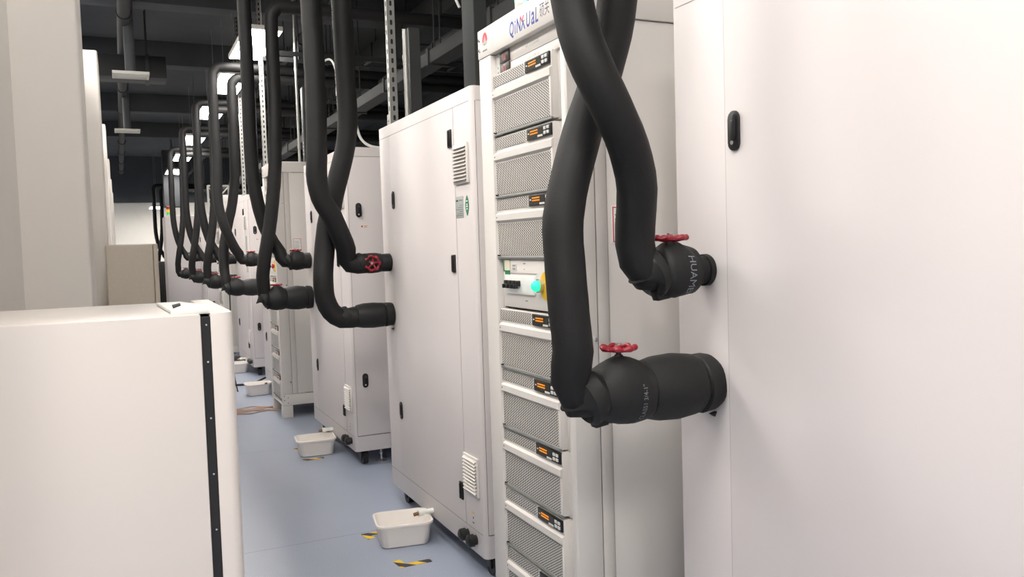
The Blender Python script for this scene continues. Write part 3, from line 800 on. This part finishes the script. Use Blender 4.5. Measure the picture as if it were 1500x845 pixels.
def tape_corner(label, x, y, a1, l1, a2, l2):
    w = .036
    def bld(g):
        for a, l in ((a1, l1), (a2, l2)):
            M = Matrix.Rotation(a, 4, 'Z')
            g.box(-w / 2, l, -w / 2, w / 2, 0.0, .0008 if a == a1 else .0012, HAZARD, M=M)
    return tag(put('hazard_tape', None, (x, y, .0005), bld), label, 'tape', 'yellow and black floor tape')
tape_corner('yellow black tape corner in front of the nearest tub', 1.058, 3.475, PI / 2 + .1, .075, .02, .13)
tape_corner('yellow black tape corner left of the nearest tub', 1.02, 3.95, -PI / 2 + .15, .07, -.02, .085)
tape_corner('short tape bit in front of the second tub', 1.055, 5.58, PI / 2, .03, .0, .12)
tape_corner('short tape bit left of the second tub', 1.06, 5.93, -PI / 2, .03, .0, .11)

for k in range(6):
    pts = []
    for q in range(12):
        pts.append((.72 + q * .043, 7.46 + .045 * k + .03 * math.sin(q * .9 + k * 1.7) + .02 * rnd.random(), .006 + .005 * (k % 2)))
    o = put('floor_cable', None, (0, 0, 0), lambda g: g.tube(spline(pts, .02), .0055, CABLETAN, 8))
    tag(o, 'tan cable in the tangle on the floor before the yellow button rack', 'cable', 'tangled tan cables')
o = put('black_cable', None, (0, 0, 0), lambda g: g.tube(spline([(.55, 9.75, .012), (.8, 9.35, .012), (.95, 9.15, .012), (1.05, 9.08, .013), (1.2, 9.05, .02), (1.33, 9.0, .08)], .03), .011, BLACK, 10))
tag(o, 'thick black cable lying on the floor behind the third tub', 'cable')

# ------------------------------------------------------------------ overhead: lights, struts, trunking, ducts
def panel_light(label, x, y, z=3.3, w=.30, l=1.17):
    t = thing('ceiling_light', label, 'light', (x, y, z), 'white LED panels hung over the aisle')
    put('frame', t, build=lambda g: g.box(-w / 2 - .01, w / 2 + .01, -l / 2 - .01, l / 2 + .01, .004, .045, RACKWHITE, .004), key=('pf', w, l))
    put('diffuser', t, build=lambda g: g.box(-w / 2, w / 2, -l / 2, l / 2, 0, .006, DIFFUSER), key=('pd', w, l))['label'] = 'glowing diffuser'
    for s in (-1, 1): put('suspension_wire', t, build=lambda g: g.cyl((0, s * l * .4, .04), (0, s * l * .4, 4.3 - z), .002, STEEL, 6), key=('sw', s, z))
    return t
XL = 1.22
for y, lb_ in ((8.06, 'nearest lit panel, partly behind the third hose pair'), (10.0, 'second lit panel down the aisle, between hanging hoses'), (12.05, 'third lit panel down the aisle, near the middle hoses'),
               (15.1, 'fourth lit panel down the aisle, cut by a hanging hose'), (17.8, 'fifth lit panel down the aisle, small and flat'), (20.9, 'last and smallest lit panel down the aisle')):
    panel_light(lb_, XL, y)
# unseen panels added higher up to light the cabinet fronts more evenly
for y in (-2.4, .9, 4.2, 7.5, 10.8, 14.1): panel_light('added unseen light panel high over the left half of the room', -1.1, y, 3.9, .6, 1.2)
for y in (-2.0, .3, 2.6, 4.9): panel_light('added unseen light panel high over the aisle near the camera', .2, y, 3.9, .3, 1.17)  # added fill for the inner wall, beige cabinet and floor
panel_light('low lit panel at the far end of the room', .97, 25.2, 2.7)
for x, y in ((-1.0, 24.0), (-2.0, 25.0), (2.0, 25.4)): panel_light('added hidden light panel over the far end of the room', x, y, 3.2)  # hidden panels added to brighten the far wall

def slotted_strut(label, x, y, z0, z1, grp):
    def bld(g):
        hgt = z1 - z0
        g.box(-.0205, -.0185, -.0205, .0205, 0, hgt, STEEL); g.box(-.0205, .0205, .0185, .0205, 0, hgt, STEEL); g.box(-.0205, .0205, -.0205, -.0185, 0, hgt, STEEL)
        k = 0
        while .05 + k * .05 < hgt - .03:
            z = .05 + k * .05; k += 1
            g.prism(stadium(0, z, .013, .028, 5), 'x', -.0212, -.0204, GASKET)
            g.prism(stadium(0, z, .013, .028, 5), 'y', -.0212, -.0204, GASKET)
        g.box(-.04, .04, -.04, .04, 0, .005, STEEL); g.box(-.026, -.0208, -.03, .03, 0, .07, STEEL); g.cyl((-.03, 0, .035), (-.026, 0, .035), .007, CHROME, 6)
        for s in (-1, 1): g.cyl((-.03, s * .03, .005), (-.03, s * .03, .012), .006, CHROME, 6)
    o = put('slotted_strut', None, (x, y, z0), bld)
    return tag(o, label, 'strut', grp)
slotted_strut('slotted steel strut rising from the leaf sticker cabinet', 1.36, 4.33, 2.04, 4.3, 'slotted steel struts')
slotted_strut('slotted steel strut rising behind the rack with the yellow stop button', 1.36, 8.62, 2.04, 4.3, 'slotted steel struts')
slotted_strut('slotted steel strut rising from the far cabinet with grey labels', 1.42, 10.7, 2.04, 4.3, 'slotted steel struts')
def conduit(label, x, y, z1, r=.0125):
    def bld(g):
        g.tube([(0, 0, 0), (0, 0, z1 - 2.04)], r, STEEL, 14)
        for z in (.3, 1.0, 1.7):
            if z < z1 - 2.1: g.tube([(0, 0, z), (0, 0, z + .03)], r * 1.25, STEEL, 14)
    return tag(put('steel_conduit', None, (x, y, 2.04), bld), label, 'conduit', 'thin steel conduits')
conduit('thin bright conduit right of the strut on the leaf sticker cabinet', 1.36, 4.09, 2.5)
conduit('thin bright conduit rising beside the second hose pair', 1.36, 6.38, 4.3)
conduit('thin conduit beside the third hose pair', 1.54, 7.8, 4.3)
conduit('thin conduit rising from the cabinet with grey labels', 1.42, 10.1, 4.3)
def trunking(label, x, y, w, z1, slots=True):
    def bld(g):
        g.box(-.03, .03, -w / 2, w / 2, 0, z1 - 2.04, TRUNK, .003)
        g.box(-.026, .026, -w / 2 - .0006, -w / 2 + .001, 0, z1 - 2.04, DUCTMID)
        if slots:
            for k in range(4): g.box(-.0312, -.03, -.006, .006, .24 + k * .035, .26 + k * .035, KEY)
    return tag(put('cable_trunking', None, (x, y, 2.04), bld), label, 'trunking', 'dark cable trunking')
trunking('dark trunking behind the thin conduit on the leaf sticker cabinet', 1.42, 4.15, .07, 2.52)
trunking('thick dark trunking at the near end of the leaf sticker cabinet', 1.42, 3.33, .13, 4.3, False)
trunking('dark trunking right of the second hose pair', 1.62, 7.85, .09, 2.9)
trunking('dark trunking on the far cabinet with grey labels', 1.46, 9.95, .07, 4.3, False)

def loop_cable(label, pts, r=.006):
    o = put('looped_cable', None, (0, 0, 0), lambda g: g.tube(spline(pts, .02), r, CABLEWHITE, 8))
    return tag(o, label, 'cable', 'white looped cables')
loop_cable('white cable arching down behind the second hose pair', [(1.36, 5.32, 2.9), (1.378, 5.3, 2.51), (1.394, 5.3, 2.30), (1.419, 5.3, 2.176), (1.443, 5.3, 2.105), (1.491, 5.3, 2.065), (1.56, 5.29, 2.049), (1.75, 5.28, 2.048)], .009)
loop_cable('white cable looping into the dark trunking beside the second hose pair', [(1.36, 6.35, 2.62), (1.40, 6.25, 2.75), (1.45, 6.1, 2.78), (1.47, 6.02, 2.7), (1.47, 6.0, 2.5)], .008)
loop_cable('white cable curving beside the top of the slotted strut', [(1.6, 4.6, 3.0), (1.66, 4.45, 2.95), (1.7, 4.35, 2.85), (1.75, 4.3, 2.7)], .008)

def duct(name, label, x0, x1, y0, y1, z0, z1, m=None, cat='duct', grp='dark ceiling ducts'):
    m = m or DARKDUCT
    def bld(g):
        g.box(x0, x1, y0, y1, z0, z1, m, .006)
        lx, ly = x1 - x0, y1 - y0; k = .6
        while k < max(lx, ly):
            if ly > lx:
                if cat == 'duct': g.box(x0 - .015, x1 + .015, y0 + k - .02, y0 + k + .02, z0 - .015, z1 + .015, m, .004)
                if z1 < 4.29: [g.cyl((x, y0 + k, z1), (x, y0 + k, 4.3), .006, m, 6) for x in (x0 + .05, x1 - .05)]
            else:
                if cat == 'duct': g.box(x0 + k - .02, x0 + k + .02, y0 - .015, y1 + .015, z0 - .015, z1 + .015, m, .004)
                if z1 < 4.29: [g.cyl((x0 + k, y, z1), (x0 + k, y, 4.3), .006, m, 6) for y in (y0 + .05, y1 - .05)]
            k += 1.2
        if max(lx, ly) < .61: g.cyl(((x0 + x1) / 2, (y0 + y1) / 2, z1), ((x0 + x1) / 2, (y0 + y1) / 2, 4.3), .02, m, 8)
    return tag(put(name, None, (0, 0, 0), bld), label, cat, grp)
duct('air_duct', 'wide dark duct above the left wall', -2.3, -1.7, 6, 26, 3.6, 3.95)
duct('air_duct', 'dark duct crossing the ceiling before the first air diffuser', -1.4, .6, 10.6, 11.0, 3.45, 3.7, DUCTMID)
duct('air_duct', 'dark duct running above the cabinets behind the strut', 2.25, 2.4, 2, 22, 2.82, 2.92)
duct('air_duct', 'second dark duct higher above the cabinets', 2.9, 3.5, 1, 22, 3.62, 3.88)
duct('air_duct', 'grey box hung over the farthest hoses', 1.03, 1.48, 21.7, 22.2, 2.55, 3.9, DARKCEIL)
for k, y in enumerate((5.0, 9.4, 12.4, 16.5, 20.0)):
    duct('ceiling_beam', ['black beam nearest the camera', 'second black ceiling beam', 'third black ceiling beam', 'fourth black ceiling beam', 'farthest black ceiling beam'][k], -4.9, 5.4, y, y + .28, 3.98, 4.3, DARKCEIL, 'beam', 'black ceiling beams')
for k, (x, z, r) in enumerate(((.15, 3.75, .06), (2.65, 3.15, .07), (1.85, 3.62, .05))):
    o = put('ceiling_pipe', None, (0, 0, 0), lambda g: ([g.cyl((x, 2, z), (x, 26, z), r, DARKDUCT, 18)], [g.tube([(x, y - .02, z), (x, y + .02, z)], r * 1.2, DARKDUCT, 18) for y in range(3, 26, 2)], [g.cyl((x, y, z), (x, y, 4.3), .006, DARKDUCT, 6) for y in range(4, 26, 3)]))
    tag(o, ['dark pipe along the ceiling left of the lights', 'fat dark pipe above the back of the cabinets', 'thin dark pipe above the cabinet fronts'][k], 'pipe', 'dark ceiling pipes')
def ladder(label, x0, x1, y, z):
    def bld(g):
        for s in (-.12, .12): g.box(x0, x1, y + s - .008, y + s + .008, z, z + .04, DARKDUCT)
        for xx in (x0 + .3, x1 - .3): g.cyl((xx, y, z), (xx, y, 4.3), .005, DARKDUCT, 6)
        k = x0 + .1
        while k < x1: g.box(k - .01, k + .01, y - .12, y + .12, z + .004, z + .02, DARKDUCT); k += .28
    return tag(put('cable_ladder', None, (0, 0, 0), bld), label, 'cable ladder', 'dark cable ladders')
ladder('dark cable ladder crossing behind the second hose pair', 1.25, 4.5, 7.7, 3.12)
ladder('dark cable ladder crossing low beyond the last hoses', 1.2, 4.5, 16.6, 2.55)
def bracket(g):
    for x in (0, .34): g.box(x - .015, x + .015, -.02, .02, 0, .52, STEEL)
    for z in (.1, .26, .5): g.box(0, .34, -.015, .015, z, z + .03, STEEL)
    g.tube([(0, 0, .12), (.34, 0, .5)], .012, STEEL, 8); g.tube([(.34, 0, .12), (0, 0, .5)], .012, STEEL, 8)
tag(put('steel_bracket', None, (1.42, 15.2, 2.04), bracket), 'small braced steel bracket on top of the farthest cabinet of the row', 'bracket')
tag(put('hanging_tube', None, (0, 0, 0), lambda g: g.tube(spline([(.965, 8.66, .98), (.962, 8.65, .6), (.97, 8.66, .2), (1.0, 8.68, .006)], .04), .006, BLACK, 8)), 'thin black tube hanging from the fourth lower hose', 'tube')
def diffuser(label, x, y, z):
    t = thing('air_diffuser', label, 'air diffuser', (x, y, z), 'pale ceiling air diffusers')
    put('frame', t, build=lambda g: (g.box(-.17, .17, -.14, -.115, 0, .03, GRILLE, .003), g.box(-.17, .17, .115, .14, 0, .03, GRILLE, .003), g.box(-.17, -.145, -.14, .14, 0, .03, GRILLE, .003), g.box(.145, .17, -.14, .14, 0, .03, GRILLE, .003)), key='adf')
    put('louvre', t, build=lambda g: [g.box(-.145, .145, y_ - .012, y_ + .006, .006, .010, GRILLE, M=None) for y_ in [-.1 + .026 * q for q in range(9)]], key='adl')
    put('neck', t, build=lambda g: g.cyl((0, 0, .03), (0, 0, 1.1), .05, DARKCEIL, 16), key='adn')
    return t
diffuser('nearer pale air diffuser on the dark ceiling, left of the lights', .19, 9.3, 3.2)
diffuser('farther pale air diffuser on the dark ceiling, left of the lights', .19, 13.45, 3.2)

# ------------------------------------------------------------------ world, camera, view
w = bpy.data.worlds.new('world'); SC.world = w; w.use_nodes = True
w.node_tree.nodes['Background'].inputs[0].default_value = (.8, .85, .9, 1); w.node_tree.nodes['Background'].inputs[1].default_value = .05
cam = bpy.data.cameras.new('camera'); co = bpy.data.objects.new('camera', cam); COL.objects.link(co)
yaw, pit, rol = 4.38206863e-01, -5.34461196e-02, -3.06738098e-02
F = Vector((math.sin(yaw) * math.cos(pit), math.cos(yaw) * math.cos(pit), math.sin(pit)))
Rt = Vector((math.cos(yaw), -math.sin(yaw), 0)); U = Rt.cross(F)
r_ = Rt * math.cos(rol) + U * math.sin(rol); u_ = -Rt * math.sin(rol) + U * math.cos(rol)
M = Matrix((r_, u_, -F)).transposed().to_4x4(); M.translation = (0, 0, 1.4)
co.matrix_world = M
cam.sensor_width = 36; cam.lens = 36 * 1220 / 1500; cam.clip_start = .05; cam.clip_end = 100
SC.camera = co
vs = SC.view_settings
vs.view_transform = 'Standard'; vs.look = 'None'; vs.gamma = 1; vs.use_curve_mapping = False
vs.exposure = 0.42
